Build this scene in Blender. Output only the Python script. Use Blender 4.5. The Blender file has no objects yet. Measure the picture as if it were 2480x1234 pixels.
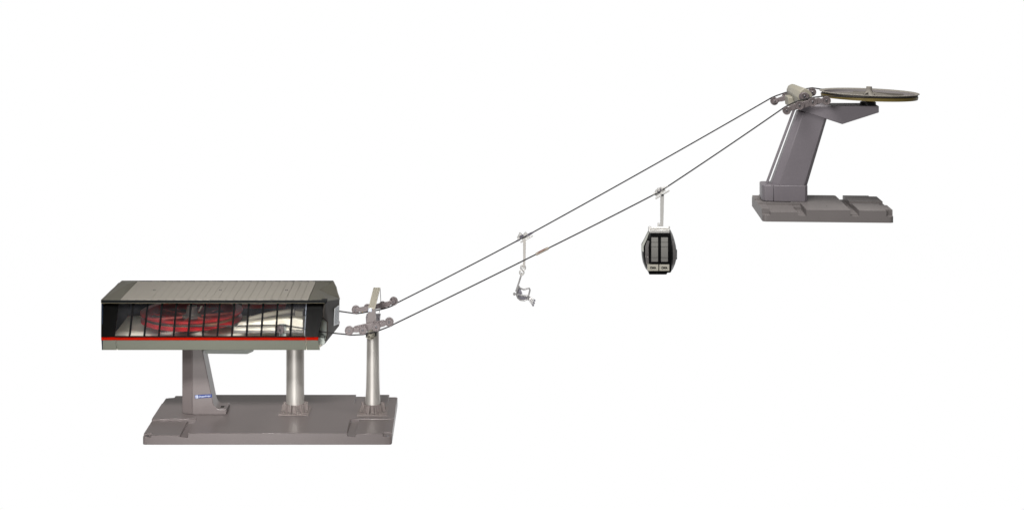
import bpy, bmesh, math, random
from mathutils import Vector, Matrix
random.seed(4)
U = 0.001                      # all coordinates below are millimetres of the model
F, PX, PY = 3900.0, 1134.0, -164.0   # camera distance to the plane y=0, and its principal axis in the photo
ZG = 1240.0
C = bpy.context.scene.collection

# ------------------------------------------------------------------ frames
class Frame:
    """A set of axes turned by t about the vertical; at(px,py,e) is the point of its plane y=e seen at that photo pixel."""
    def __init__(s, ox, oy, deg):
        s.ox, s.oy, s.t = ox, oy, math.radians(deg)
        s.c, s.s = math.cos(s.t), math.sin(s.t)
    def world(s, p):
        x, y, z = p
        return (s.ox + x*s.c + y*s.s, s.oy - x*s.s + y*s.c, z)
    def at(s, px, py, e):
        dx, dz = (px-PX)/F, (PY-py)/F
        k = (e + s.ox*s.s + (F + s.oy)*s.c) / (dx*s.s + s.c)
        wx, wy = dx*k - s.ox, -F + k - s.oy
        return (wx*s.c - wy*s.s, e, dz*k + ZG)
V = Frame(0, 0, 0)
T = Frame(1000, 175, 3.4)

# ------------------------------------------------------------------ materials
def lin(c):
    c /= 255.0
    return c/12.92 if c <= 0.04045 else ((c+0.055)/1.055)**2.4
def rgb(t): return tuple(lin(v) for v in t) + (1.0,)
def mat(name, col, rough=0.5, metal=0.0, grain=0.0, gscale=700.0, spec=0.5, bump=0.0, coat=0.0, patch=0.0):
    m = bpy.data.materials.new(name); m.use_nodes = True
    nt = m.node_tree; n = nt.nodes; b = n['Principled BSDF']
    b.inputs['Roughness'].default_value = rough
    b.inputs['Metallic'].default_value = metal
    b.inputs['Specular IOR Level'].default_value = spec
    b.inputs['Coat Weight'].default_value = coat
    b.inputs['Coat Roughness'].default_value = 0.08
    b.inputs['Base Color'].default_value = rgb(col)
    tc = n.new('ShaderNodeTexCoord')
    out = None
    if grain:
        nz = n.new('ShaderNodeTexNoise'); nz.inputs['Scale'].default_value = gscale; nz.inputs['Detail'].default_value = 2
        nt.links.new(tc.outputs['Object'], nz.inputs['Vector'])
        mr = n.new('ShaderNodeMapRange'); mr.inputs['From Min'].default_value = 0.3; mr.inputs['From Max'].default_value = 0.7
        mr.inputs['To Min'].default_value = 1-grain; mr.inputs['To Max'].default_value = 1+grain
        nt.links.new(nz.outputs['Fac'], mr.inputs['Value'])
        val = mr.outputs[0]
        if patch:
            n2 = n.new('ShaderNodeTexNoise'); n2.inputs['Scale'].default_value = 14; n2.inputs['Detail'].default_value = 3
            nt.links.new(tc.outputs['Object'], n2.inputs['Vector'])
            m2 = n.new('ShaderNodeMapRange'); m2.inputs['From Min'].default_value = 0.3; m2.inputs['From Max'].default_value = 0.7
            m2.inputs['To Min'].default_value = 1-patch; m2.inputs['To Max'].default_value = 1+patch
            nt.links.new(n2.outputs['Fac'], m2.inputs['Value'])
            mu = n.new('ShaderNodeMath'); mu.operation = 'MULTIPLY'
            nt.links.new(val, mu.inputs[0]); nt.links.new(m2.outputs[0], mu.inputs[1]); val = mu.outputs[0]
        vm = n.new('ShaderNodeVectorMath'); vm.operation = 'SCALE'
        vm.inputs[0].default_value = rgb(col)[:3]
        nt.links.new(val, vm.inputs['Scale'])
        nt.links.new(vm.outputs[0], b.inputs['Base Color'])
        if bump:
            bp = n.new('ShaderNodeBump'); bp.inputs['Strength'].default_value = bump; bp.inputs['Distance'].default_value = 0.0005
            nt.links.new(nz.outputs['Fac'], bp.inputs['Height']); nt.links.new(bp.outputs[0], b.inputs['Normal'])
    return m
def glass_mat(name, tint, haze, hcol):
    m = bpy.data.materials.new(name); m.use_nodes = True
    nt = m.node_tree; n = nt.nodes; n.clear()
    o = n.new('ShaderNodeOutputMaterial')
    tr = n.new('ShaderNodeBsdfTransparent'); tr.inputs[0].default_value = tint + (1,)
    df = n.new('ShaderNodeBsdfDiffuse'); df.inputs[0].default_value = rgb(hcol)
    gl = n.new('ShaderNodeBsdfGlossy'); gl.inputs['Roughness'].default_value = 0.05
    fr = n.new('ShaderNodeFresnel'); fr.inputs['IOR'].default_value = 1.45
    a = n.new('ShaderNodeMixShader'); a.inputs[0].default_value = haze
    b = n.new('ShaderNodeMixShader')
    nt.links.new(tr.outputs[0], a.inputs[1]); nt.links.new(df.outputs[0], a.inputs[2])
    nt.links.new(fr.outputs[0], b.inputs[0]); nt.links.new(a.outputs[0], b.inputs[1]); nt.links.new(gl.outputs[0], b.inputs[2])
    tc = n.new('ShaderNodeTexCoord'); nz = n.new('ShaderNodeTexNoise'); nz.inputs['Scale'].default_value = 11; nz.inputs['Detail'].default_value = 5
    nt.links.new(tc.outputs['Object'], nz.inputs['Vector'])
    mr = n.new('ShaderNodeMapRange'); mr.inputs['From Min'].default_value = 0.45; mr.inputs['From Max'].default_value = 0.75
    mr.inputs['To Min'].default_value = haze; mr.inputs['To Max'].default_value = haze*9  # patchy diffuse haze painted in for milky reflections on the glass
    nt.links.new(nz.outputs['Fac'], mr.inputs['Value']); nt.links.new(mr.outputs[0], a.inputs[0])
    nt.links.new(b.outputs[0], o.inputs[0])
    return m

M = dict(
    taupe=mat('taupe_plastic', (103, 96, 96), 0.33, 0, 0.10, 900, 0.45, 0.10, patch=0.03),
    grey=mat('grey_plastic', (114, 109, 115), 0.42, 0, 0.10, 900, 0.4, 0.10, patch=0.03),
    basegrey=mat('base_grey_plastic', (112, 107, 107), 0.5, 0, 0.10, 900, 0.4, 0.10, patch=0.03),
    beige=mat('beige_grey_plastic', (140, 136, 124), 0.5, 0, 0.08, 900, 0.4, 0.08, patch=0.03),
    sheave=mat('sheave_plastic', (106, 98, 99), 0.4, 0, 0.10, 900, 0.45, 0.1),
    sheaveface=mat('sheave_face', (96, 88, 92), 0.4, 0, 0.08, 900, 0.45),
    dark=mat('dark_plastic', (70, 66, 72), 0.4, 0, 0.08, 900),
    socket=mat('socket_black', (22, 18, 16), 0.6),
    silver=mat('silver_metal', (194, 191, 187), 0.48, 0.75),
    chrome=mat('bright_metal', (208, 207, 205), 0.38, 0.5),
    steel=mat('screw_steel', (120, 120, 124), 0.3, 0.9),
    brass=mat('brass', (190, 160, 90), 0.3, 1.0),
    roof=mat('roof_sheet', (124, 120, 113), 0.55, 0, 0.07, 900, 0.35, 0.08, patch=0.03),
    roofdark=mat('roof_cap', (78, 76, 68), 0.5, 0, 0.08, 900, 0.35, 0.08, patch=0.04),
    nose=mat('nose_plastic', (32, 27, 22), 0.5, 0, 0.10, 900, 0.2, 0.08),
    black=mat('black_gloss', (2, 2, 2), 0.22, 0, 0.2, 900, 0.06),
    mull=mat('black_print', (3, 3, 4), 0.6, 0, spec=0.05),
    fascia=mat('fascia_black', (4, 7, 9), 0.45, 0, 0.15, 900, 0.1),
    lip=mat('lip_cream', (168, 158, 128), 0.5, 0, 0.06, 900),
    red=mat('stripe_red', (136, 15, 4), 0.6, 0, 0.06, 900, 0.0),
    skirt=mat('skirt_grey', (98, 100, 91), 0.45, 0, 0.07, 900, 0.4, 0.06, patch=0.02),
    navy=mat('inner_navy', (8, 22, 42), 0.6, 0, 0.12, 500, 0.1),
    cream=mat('inner_cream', (244, 239, 224), 0.6, 0, 0.06, 500, 0.3, patch=0.06),
    rail=mat('rail_cream', (226, 221, 206), 0.5, 0, 0.05, 500, 0.4),
    railgrey=mat('rail_grey', (128, 126, 122), 0.5, 0, 0.06, 500, 0.4),
    wheelred=mat('wheel_red', (138, 12, 18), 0.4, 0, 0.08, 700, 0.45),
    wheelpale=mat('wheel_rib', (205, 110, 104), 0.4),
    liner=mat('liner_brown', (124, 92, 70), 0.6, 0, 0.1, 700),
    entry=mat('entry_grey', (150, 156, 152), 0.5, 0, 0.06, 700),
    paper=mat('label_paper', (206, 210, 214), 0.5),
    print=mat('label_print', (120, 128, 142), 0.6),
    blue=mat('sticker_blue', (8, 40, 108), 0.4),
    flange=mat('flange_plastic', (118, 110, 108), 0.45, 0, 0.08, 900, 0.4),
    armtop_lit=mat('arm_top_lit', (165, 160, 146), 0.5, 0, 0.06, 900),  # paler colour carries the light falling on the top face
    chairsilver=mat('chair_silver', (160, 159, 160), 0.36, 0.4),
    white=mat('sticker_white', (196, 204, 220), 0.5),
    rope=mat('rope_black', (34, 32, 34), 0.6, 0, 0.25, 900, 0.3),
    rim=mat('rim_grey', (120, 116, 110), 0.6, 0, 0.08, 900, 0.2, 0.06),
    web=mat('web_grey', (112, 108, 109), 0.65, 0, 0.08, 900, 0.1, 0.06),
    yellow=mat('liner_yellow', (116, 101, 54), 0.5, 0, 0.12, 900, 0.4),
    rubber=mat('black_disc', (30, 29, 33), 0.35, 0, 0.1, 900),
    cab=mat('cabin_black', (6, 6, 7), 0.25, 0, 0.1, 900, 0.16),
    cabglass=mat('cabin_window', (118, 117, 114), 0.25, 0, 0.10, 500, 0.6, coat=0.5),
    cabside=mat('cabin_side_window', (108, 105, 105), 0.12, 0, 0.12, 500, 0.7, coat=0.6),
    cabline=mat('cabin_line', (52, 52, 52), 0.4),
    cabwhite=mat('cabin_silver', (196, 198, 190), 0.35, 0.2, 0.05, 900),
    plate=mat('plate_silver', (168, 165, 154), 0.4, 0.1, 0.05, 900),
    seat=mat('seat_grey', (128, 126, 136), 0.45, 0.1, 0.1, 900),
    sleeve=mat('sleeve_red', (112, 66, 54), 0.5, 0.0),
    ferrule=mat('ferrule_brown', (160, 150, 138), 0.45, 0.3),
    sleevegrey=mat('sleeve_grey', (96, 92, 104), 0.4, 0.3),
    glass=glass_mat('window_glass', (0.975, 0.978, 0.98), 0.005, (150, 150, 158)),
)

# ------------------------------------------------------------------ mesh building
class MB:
    def __init__(s): s.v, s.f, s.m = [], [], []
    def add(s, vs, fs, mi=0):
        k = len(s.v); s.v += [tuple(p) for p in vs]
        s.f += [tuple(i+k for i in f) for f in fs]; s.m += [mi]*len(fs); return s
    def box(s, x0, x1, y0, y1, z0, z1, mi=0):
        return s.add([(x, y, z) for z in (z0, z1) for y in (y0, y1) for x in (x0, x1)],
                     [(0, 2, 3, 1), (4, 5, 7, 6), (0, 1, 5, 4), (2, 6, 7, 3), (0, 4, 6, 2), (1, 3, 7, 5)], mi)
    def slab(s, pts, off, mi=0):
        n = len(pts); o = Vector(off)
        vs = [Vector(p) for p in pts]; vs += [p+o for p in vs]
        fs = [tuple(range(n)), tuple(range(2*n-1, n-1, -1))] + [(i, n+i, n+(i+1) % n, (i+1) % n) for i in range(n)]
        return s.add(vs, fs, mi)
    def prism(s, xz, y0, y1, mi=0): return s.slab([(x, y0, z) for x, z in xz], (0, y1-y0, 0), mi)
    def plan(s, xy, z0, z1, mi=0): return s.slab([(x, y, z0) for x, y in xy], (0, 0, z1-z0), mi)
    def loft(s, rings, mi=0, cap=True, closed=False):
        n = len(rings[0]); vs = [p for r in rings for p in r]; fs = []
        R = len(rings)
        for k in range(R if closed else R-1):
            a, b = k*n, ((k+1) % R)*n
            fs += [(a+i, a+(i+1) % n, b+(i+1) % n, b+i) for i in range(n)]
        if cap and not closed: fs += [tuple(range(n-1, -1, -1)), tuple(range((R-1)*n, R*n))]
        return s.add(vs, fs, mi)
    def tube(s, path, r, n=10, closed=False, mi=0):
        P = [Vector(p) for p in path]; N = len(P); rings = []; up = None
        for i, p in enumerate(P):
            a = P[(i-1) % N] if (closed or i) else p
            b = P[(i+1) % N] if (closed or i < N-1) else p
            t = (b-a).normalized()
            if up is None:
                up = Vector((0, 0, 1)) if abs(t.z) < 0.9 else Vector((0, 1, 0))
            up = (up - t*up.dot(t)).normalized(); w = t.cross(up)
            rr = r[i] if isinstance(r, (list, tuple)) else r
            rings.append([p + (up*math.cos(q) + w*math.sin(q))*rr for q in [2*math.pi*k/n for k in range(n)]])
        return s.loft(rings, mi, True, closed)
    def cyl(s, p0, p1, r0, r1=None, n=24, mi=0): return s.tube([p0, p1], [r0, r0 if r1 is None else r1], n, mi=mi)
    def lathe(s, prof, c, axis='z', n=48, mi=0, closed=False):
        rings = []
        for k in range(n):
            a = 2*math.pi*k/n; q = []
            for r, h in prof:
                u, w = r*math.cos(a), r*math.sin(a)
                q.append((c[0]+u, c[1]+w, c[2]+h) if axis == 'z' else (c[0]+u, c[1]+h, c[2]+w))
            rings.append(q)
        m = len(prof); vs = [p for r in rings for p in r]; fs = []
        for k in range(n):
            a, b = k*m, ((k+1) % n)*m
            for i in range(m if closed else m-1):
                fs.append((a+i, b+i, b+(i+1) % m, a+(i+1) % m))
        return s.add(vs, fs, mi)
    def capsule(s, a, b, w, y0, y1, mi=0, n=10):
        ax, az = a; bx, bz = b; t = math.atan2(bz-az, bx-ax); pts = []
        for k in range(n+1):
            q = t + math.pi/2 + math.pi*k/n; pts.append((ax+w*math.cos(q), az+w*math.sin(q)))
        for k in range(n+1):
            q = t - math.pi/2 + math.pi*k/n; pts.append((bx+w*math.cos(q), bz+w*math.sin(q)))
        return s.prism(pts, y0, y1, mi)
    def build(s, name, mats, parent=None, bevel=0.0, label=None, seg=2, angle=35):
        if not isinstance(mats, (list, tuple)): mats = [mats]
        base = Vector(parent_base(parent)) if parent else Vector((0, 0, 0))
        me = bpy.data.meshes.new(name)
        me.from_pydata([tuple((Vector(p)-base)*U) for p in s.v], [], s.f)
        for m in mats: me.materials.append(m)
        for p, mi in zip(me.polygons, s.m): p.material_index = mi
        bm = bmesh.new(); bm.from_mesh(me)
        bmesh.ops.remove_doubles(bm, verts=bm.verts, dist=1e-7)
        bmesh.ops.dissolve_degenerate(bm, edges=bm.edges, dist=1e-7)
        bmesh.ops.recalc_face_normals(bm, faces=bm.faces)
        for f in bm.faces: f.smooth = True
        bm.to_mesh(me); bm.free()
        me.set_sharp_from_angle(angle=math.radians(angle))
        o = bpy.data.objects.new(name, me); C.objects.link(o)
        if parent: o.parent = parent
        if bevel:
            b = o.modifiers.new('bevel', 'BEVEL'); b.width = bevel*U; b.segments = seg
            b.limit_method = 'ANGLE'; b.angle_limit = math.radians(30)
        if label: o['label'] = label
        return o
BASE = {}
def parent_base(p):
    while p.parent: p = p.parent
    return BASE[p.name]
def thing(name, frame, base, label, cat, group=None):
    o = bpy.data.objects.new(name, None); C.objects.link(o)
    o.location = Vector(frame.world(base))*U
    o.rotation_euler = (0, 0, -frame.t); o.empty_display_size = 0.05
    o['label'] = label; o['category'] = cat
    if group: o['group'] = group
    BASE[o.name] = base
    return o
def text_mesh(body, size, shear=0.0, bold=0.0, extrude=0.15):
    cu = bpy.data.curves.new('lettering', 'FONT'); cu.body = body; cu.size = size
    cu.align_x = 'CENTER'; cu.align_y = 'CENTER'; cu.shear = shear; cu.offset = bold; cu.extrude = extrude
    o = bpy.data.objects.new('lettering', cu); C.objects.link(o)
    bpy.context.view_layer.update()
    me = bpy.data.meshes.new_from_object(o.evaluated_get(bpy.context.evaluated_depsgraph_get()))
    vs = [tuple(v.co) for v in me.vertices]; fs = [tuple(p.vertices) for p in me.polygons]
    bpy.data.objects.remove(o); bpy.data.curves.remove(cu); bpy.data.meshes.remove(me)
    return vs, fs                                       # in the xy plane, facing +z

def heightfield(xs, ys, h, z0):
    """Plate made of cells: h(i,j) is the top of cell i,j; None leaves the cell out."""
    m = MB(); nx, ny = len(xs)-1, len(ys)-1
    H = lambda i, j: h[j][i] if 0 <= i < nx and 0 <= j < ny and h[j][i] is not None else z0
    for j in range(ny):
        for i in range(nx):
            z = H(i, j)
            x0, x1, y0, y1 = xs[i], xs[i+1], ys[j], ys[j+1]
            if z > z0:
                m.add([(x0, y0, z), (x1, y0, z), (x1, y1, z), (x0, y1, z)], [(0, 1, 2, 3)])
                m.add([(x0, y0, z0), (x1, y0, z0), (x1, y1, z0), (x0, y1, z0)], [(3, 2, 1, 0)])
            for (di, dj, a, b) in ((1, 0, (x1, y0), (x1, y1)), (0, 1, (x1, y1), (x0, y1)), (-1, 0, (x0, y1), (x0, y0)), (0, -1, (x0, y0), (x1, y0))):
                zn = H(i+di, j+dj)
                if z > zn:
                    m.add([(a[0], a[1], zn), (b[0], b[1], zn), (b[0], b[1], z), (a[0], a[1], z)], [(0, 1, 2, 3)])
    return m
def lower_levels(m, xs, ys, hs): pass

# ------------------------------------------------------------------ shared small pieces
def sheave_mb(c, r, y, face):
    """Grooved roller with its axis along y; face = -1 shows the recessed side towards the camera."""
    m = MB()
    pr = [(0.01, -3.2), (r*0.30, -3.2), (r*0.30, -2.0), (r*0.72, -2.0), (r*0.80, -4.0), (r*0.97, -4.0), (r, -3.4),
          (r, -2.2), (r*0.86, -0.8), (r*0.86, 0.8), (r, 2.2), (r, 3.6), (r*0.97, 4.0), (0.01, 4.0)]
    m.lathe(pr, (c[0], y, c[1]), 'y', 32)
    return m
def bolt_mb(c, y, r):
    m = MB()
    m.lathe([(0.01, -1.6), (r*0.45, -1.6), (r*0.5, -0.6), (r*0.62, -0.7), (r*0.8, -1.5), (r, -1.1), (r, 0.6), (0.01, 0.6)], (c[0], y, c[1]), 'y', 16)
    return m
def battery(t, frame, px, e, side, radii, wid=4.6, bolts=None, part='sheave_battery', mid=None, rock=6.2):
    """Four sheaves on two link arms on one rocker; side=+1: arms behind the sheaves, -1: arms before them."""
    cs = [frame.at(x, y, e) for x, y in px]; cs = [(p[0], p[2]) for p in cs]
    a, b = ((cs[0][0]+cs[1][0])/2, (cs[0][1]+cs[1][1])/2), ((cs[2][0]+cs[3][0])/2, (cs[2][1]+cs[3][1])/2)
    ya, yb = (e+9.2, e+14) if side > 0 else (e-14, e-9.2)
    k = MB().capsule(a, b, rock, ya, yb).build(part, M['sheave'], t, 0.5)
    for (p, q) in ((cs[0], cs[1]), (cs[2], cs[3])):
        if side > 0: MB().capsule(p, q, wid, e+0.5, e+9).build('link_arm', M['sheave'], k, 0.5)
        else: MB().capsule(p, q, wid, e-9, e-4.2).build('link_arm', M['sheave'], k, 0.5)
    for p, r in zip(cs, radii):
        s = sheave_mb(p, r, e, -1).build('sheave', M['sheave'], k)
    if side > 0:
        for p in cs: bolt_mb(p, e-2.6, 2.6).build('bolt', M['steel'], k)
    else:
        for p in (cs[0], cs[3]): bolt_mb(p, e-9.2, 2.2).build('bolt', M['steel'], k)
    for q in bolts or []:
        p = frame.at(q[0], q[1], e-9.6)
        MB().lathe([(0.01, -1.5), (2.0, -1.5), (2.2, -0.4), (2.9, -0.4), (3.1, -1.4), (4.0, -1.4), (4.2, 0.5), (0.01, 0.5)], (p[0], e-9.3, p[2]), 'y', 20).build('brass_bolt', M['brass'], k)
    return k

# ================================================================== valley: base
VB = (-487, 162, 0)
vb = thing('mounting_base', V, VB, 'wide taupe plastic base plate carrying the lower station and the slim pylon', 'base plate', 'base plates under the stations')
xs = [-789, -768, -699, -678, -294, -273, -250, -207, -185]
ys = [0, 16, 115, 246, 302, 324]
n_ = 28.4
hv = [
    [18, 22.5, 17.5, n_, 20, 26.4, 26.4, 19],
    [22.5, 22.5, 17.5, n_, 20, 26.4, 26.4, 26.4],
    [n_, n_, n_, n_, n_, n_, n_, n_],
    [25.5, 25.5, 25.5, n_, 23.5, 23.5, n_, n_-2.5],
    [20, 25.5, 25.5, n_, 23.5, 23.5, n_, 22]]
def plate_build(name, xs, ys, hs, z0, material, parent, corner=7, bevel=1.1):
    m = heightfield(xs, ys, hs, z0)
    o = m.build(name, material, parent, 0)
    me = o.data; bm = bmesh.new(); bm.from_mesh(me)
    # split wall edges so neighbouring walls of different height meet vertex to vertex
    base = Vector(parent_base(parent))
    X0, X1, Y0, Y1 = [(v)*U for v in (xs[0]-base.x, xs[-1]-base.x, ys[0]-base.y, ys[-1]-base.y)]
    ed = [e for e in bm.edges if abs(e.verts[0].co.z-e.verts[1].co.z) > 1e-5 and
          all(min(abs(v.co.x-X0), abs(v.co.x-X1)) < 1e-6 and min(abs(v.co.y-Y0), abs(v.co.y-Y1)) < 1e-6 for v in e.verts)]
    bmesh.ops.bevel(bm, geom=ed, offset=corner*U, segments=5, affect='EDGES', profile=0.5)
    bm.to_mesh(me); bm.free()
    me.set_sharp_from_angle(angle=math.radians(35))
    b = o.modifiers.new('bevel', 'BEVEL'); b.width = bevel*U; b.segments = 3
    b.limit_method = 'ANGLE'; b.angle_limit = math.radians(40)
    return o
vplate = plate_build('plate', xs, ys, hv, 0, M['taupe'], vb)
for (x, y, z) in ((-778, 8, 18), (-196, 8, 19)):
    MB().lathe([(0.01, 1.2), (2.6, 1.2), (3.4, 0.4), (3.4, -0.5)], (x, y, z), 'z', 16).build('corner_screw', M['steel'], vplate)

# ================================================================== valley: station
VS = (-640, 175, 28)
st = thing('drive_station', V, VS, 'lower station building with long slanted window, red stripe and red drive wheel inside', 'station')
fz = lambda z: 42*(z-264)/68.0                # slant of the glazed front: y at height z
# --- pedestal
m = MB()
m.prism([(-694, 28.6), (-608, 28.6), (-608, 42.5), (-624, 42.5), (-631, 44), (-637, 49), (-641, 57), (-645.5, 79), (-668, 190), (-668, 226), (-694, 226)], 147, 203)
m.plan([(-694.02, 147.3), (-694.02, 202.7), (-721, 193), (-721.5, 161)], 28.6, 226)
ped = m.build('pedestal', M['taupe'], st, 1.6, seg=3)
p = V.at(540, 979.5, 178)
MB().box(p[0]-4, p[0]+4.5, 162, 176, 41, 42.9).build('socket', M['socket'], ped)  # thin black box on top, painting the dark of a square hole
# sticker: the words in white on blue
a, b = V.at(472, 964, 146.4), V.at(513.5, 961.3, 146.4); c_, d_ = V.at(513.3, 953.4, 146.4), V.at(471.8, 955.5, 146.4)
m = MB().slab([a, b, c_, d_], (0, 0.4, 0))
ang = math.atan2(b[2]-a[2], b[0]-a[0]); W, Hh = b[0]-a[0], d_[2]-a[2]
cx, cz = (a[0]+c_[0])/2, (a[2]+c_[2])/2
vs, fs = text_mesh('Doppelmayr', 6.0, 0.18, 0.03)
def stick(vs, ox, oz, yy):
    return [(cx+(x+ox)*math.cos(ang)-(z+oz)*math.sin(ang), yy-q, cz+(x+ox)*math.sin(ang)+(z+oz)*math.cos(ang)) for x, z, q in vs]
tw = max(v[0] for v in vs)-min(v[0] for v in vs); k = 30.0/tw
vs = [(x*k, z, q) for x, z, q in vs]
m.add(stick(vs, 3.2, 0.0, 146.3), fs, 1)
m.add(stick([(x, z, 0.05) for x, z in ((-20, -3.4), (-13.4, -3.4), (-13.4, 3.4), (-20, 3.4))], 0, 0, 146.3), [(0, 1, 2, 3)], 1)
ring = [(-16.7+2.4*math.cos(q), 2.5*math.sin(q), 0.10) for q in [2*math.pi*i/20 for i in range(20)]]
m.add(stick(ring, 0, 0, 146.25), [tuple(range(20))], 0)
ring = [(-16.7+1.3*math.cos(q), 1.5*math.sin(q), 0.15) for q in [2*math.pi*i/20 for i in range(20)]]
m.add(stick(ring, 0, 0, 146.2), [tuple(range(20))], 1)
m.build('brand_sticker', [M['blue'], M['white']], ped)

# --- flanged foot for round columns
def flange(parent, cx, cy, z0):
    m = MB()
    m.plan([(cx-38, cy-38), (cx+38, cy-38), (cx+38, cy+38), (cx-38, cy+38)], z0, z0+3.2)
    o = m.build('base_flange', M['taupe'], parent, 0.6)
    return o
def flange_ribs(m, cx, cy, z0, rc):
    m.lathe([(rc+4, 0), (rc+2, 2), (rc+1.4, 19), (rc+0.3, 19)], (cx, cy, z0), 'z', 8)
    for k in range(12):
        a = 2*math.pi*(k+0.5)/12; u = (math.cos(a), math.sin(a)); w = (-u[1]*1.2, u[0]*1.2)
        q = [(rc+1, 0), (rc+13, 0), (rc+8.5, 19.5), (rc+1, 19.5)]
        m.slab([(cx+u[0]*r-w[0], cy+u[1]*r-w[1], z0+h) for r, h in q], (2*w[0], 2*w[1], 0))
    for k in range(8):
        a = 2*math.pi*k/8+0.39; r = rc+9.5
        m.cyl((cx+r*math.cos(a), cy+r*math.sin(a), z0), (cx+r*math.cos(a), cy+r*math.sin(a), z0+4), 2.2, n=8)
# --- silver column
ccx = V.at(715, 900, 175)[0]
col = MB().lathe([(0.01, 32), (22.6, 32), (22.6, 226), (0.01, 226)], (ccx, 175, 0), 'z', 64).build('support_column', M['silver'], st)
m = MB(); m.plan([(ccx-38, 137), (ccx+38, 137), (ccx+38, 213), (ccx-38, 213)], 28.7, 31.6); flange_ribs(m, ccx, 175, 31.6, 23)
m.build('base_flange', M['flange'], col, 0.4)

# --- roof
XL, XS0, XS1 = -893, -848, -390
YB = 230
m = MB()
x = XS0; nsl = 25; w = (XS1-XS0)/nsl
for i in range(nsl):
    a0, a1 = x+i*w, x+(i+1)*w
    jut = 1.5 if i % 2 else 0
    m.slab([(a0+0.5, 23.2, 345.9), (a1-0.5, 23.2, 345.2), (a1-0.5, YB-jut, 345.4), (a0+0.5, YB-jut, 346.1)], (0, 0, -1.0))
roof = m.build('roof_sheet', M['roof'], st)
for px_, py_ in ((375, 702.5), (535, 703), (695, 704)):
    q = V.at(px_, py_, 130)
    m = MB()
    for dx in (-2.4, 1.4): m.box(q[0]+dx-1, q[0]+dx+1, 124, 129, 345, 347)
    m.build('roof_clip', M['dark'], roof)
MB().slab([(XS0-2, 25.4, 344.0), (XS1+2, 25.4, 344.0), (XS1+2, YB-0.4, 344.2), (XS0-2, YB-0.4, 344.2)], (0, 0, -0.5)).build('roof_underlay', M['fascia'], st)
m = MB()
m.slab([(XS0+0.5, 26, 343.3), (XS1-0.5, 26, 343.3), (XS1-0.5, YB, 343.3), (XS0+0.5, YB, 343.3)], (0, 0, -1.6))
m.slab([(XL+6, YB+0.2, 344.8), (-345, YB+0.2, 344.8), (-345, 326, 309), (XL+6, 326, 309)], (0, -0.6, -2))
m.build('roof_back', M['roofdark'], st)
MB().box(XL+4, -346, YB+0.3, YB+2.2, 342.5, 346.9).build('roof_ridge', M['fascia'], st)
# left end cap: a low folded corner
m = MB()
A = (-862, 175, 350.5); Lf, Lb = (XL-2, 24, 345.2), (-890, YB, 346.4)
Sf, Sb = (XS0-0.8, 24, 345.6), (XS0-0.8, YB, 346.2)
mid = (XL-2, 130, 344.6)
m.add([Lf, Sf, Sb, Lb, A, mid], [(0, 1, 4), (1, 2, 4), (2, 3, 4), (3, 5, 4), (5, 0, 4)])
lo = [(q[0], q[1], q[2]-3.2) for q in (Lf, Sf, Sb, Lb, A, mid)]
m.add(lo, [(4, 1, 0), (4, 2, 1), (4, 3, 2), (4, 5, 3), (4, 0, 5)])
m.add([Lf, Sf, Sb, Lb, mid]+[lo[0], lo[1], lo[2], lo[3], lo[5]], [(0, 5, 6, 1), (1, 6, 7, 2), (2, 7, 8, 3), (3, 8, 9, 4), (4, 9, 5, 0)])
m.build('roof_end_cap', M['roofdark'], st, 0.3, angle=4)
# right end cap folds down to a tip over the nose
A = V.at(771.4, 701, 135); N = V.at(792.8, 726.3, 24); R = V.at(808.8, 680.8, YB); Tp = V.at(823.3, 722, 175)
Sf, Sb = (XS1+0.8, 24, 345.4), (XS1+0.8, YB, 346.0)
m = MB(); tp = [N, Sf, Sb, R, A, Tp]
m.add(tp, [(0, 4, 1), (1, 4, 2), (2, 4, 3), (3, 4, 5), (5, 4, 0)])
lo = [(q[0], q[1], q[2]-3.0) for q in tp]
m.add(lo, [(0, 1, 4), (1, 2, 4), (2, 3, 4), (3, 5, 4), (5, 0, 4)])
ord_ = [0, 1, 2, 3, 5]
m.add([tp[i] for i in ord_]+[lo[i] for i in ord_], [(i, (i+1) % 5, 5+(i+1) % 5, 5+i) for i in range(5)])
m.build('roof_end_cap', M['roofdark'], st, 0.3, angle=4, label='dark folded roof end above the rope opening')
m = MB()
m.slab([(Tp[0]-1, Tp[1], Tp[2]-0.3), (R[0]-1, R[1], R[2]-0.3), (-347, 326, 309)], (0, 0, -2)); m.build('roof_back_corner', M['roofdark'], st)
# --- fascia, lip, left end wall
m = MB().prism([(XL-1.8, 337.6), (-344.5, 337.6), (-343.6, 344.6), (XL-1.8, 344.6)], 22.8, 40)
m.build('fascia', M['fascia'], st, 0.5)
MB().prism([(XL-4.5, 333.5), (-349, 333.5), (-348, 337.4), (XL-4.5, 337.4)], 37.5, 41).build('eave_lip', M['lip'], st)
prof = [(30, 342), (41.5, 333.4), (0.4, 264), (0.4, 252), (8, 227), (342, 227), (350, 253), (350, 264), (325, 310), (229, 342)]
m = MB().slab([(XL+5.4-0.228*min(y, 42), y, z) for y, z in prof], (2.6, 0, 0)); m.build('end_wall', M['navy'], st, 0.6)
# --- front panels beside the window
m = MB().slab([(XL+4, fz(260.6)-0.2, 260.6), (-855.6, fz(260.6)-0.2, 260.6), (-855.6, fz(333.4)-0.2, 333.4), (XL-5.6, fz(333.4)-0.2, 333.4)], (0, 3, 0))
m.build('end_panel', M['black'], st, 0.8)
m = MB().slab([(-395.0, fz(260.6)-0.2, 260.6), (-363.5, fz(260.6)-0.2, 260.6), (-350, fz(333.4)-0.2, 333.4), (-395.0, fz(333.4)-0.2, 333.4)], (0, 3, 0))
m.build('end_panel', M['black'], st, 0.6)
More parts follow.
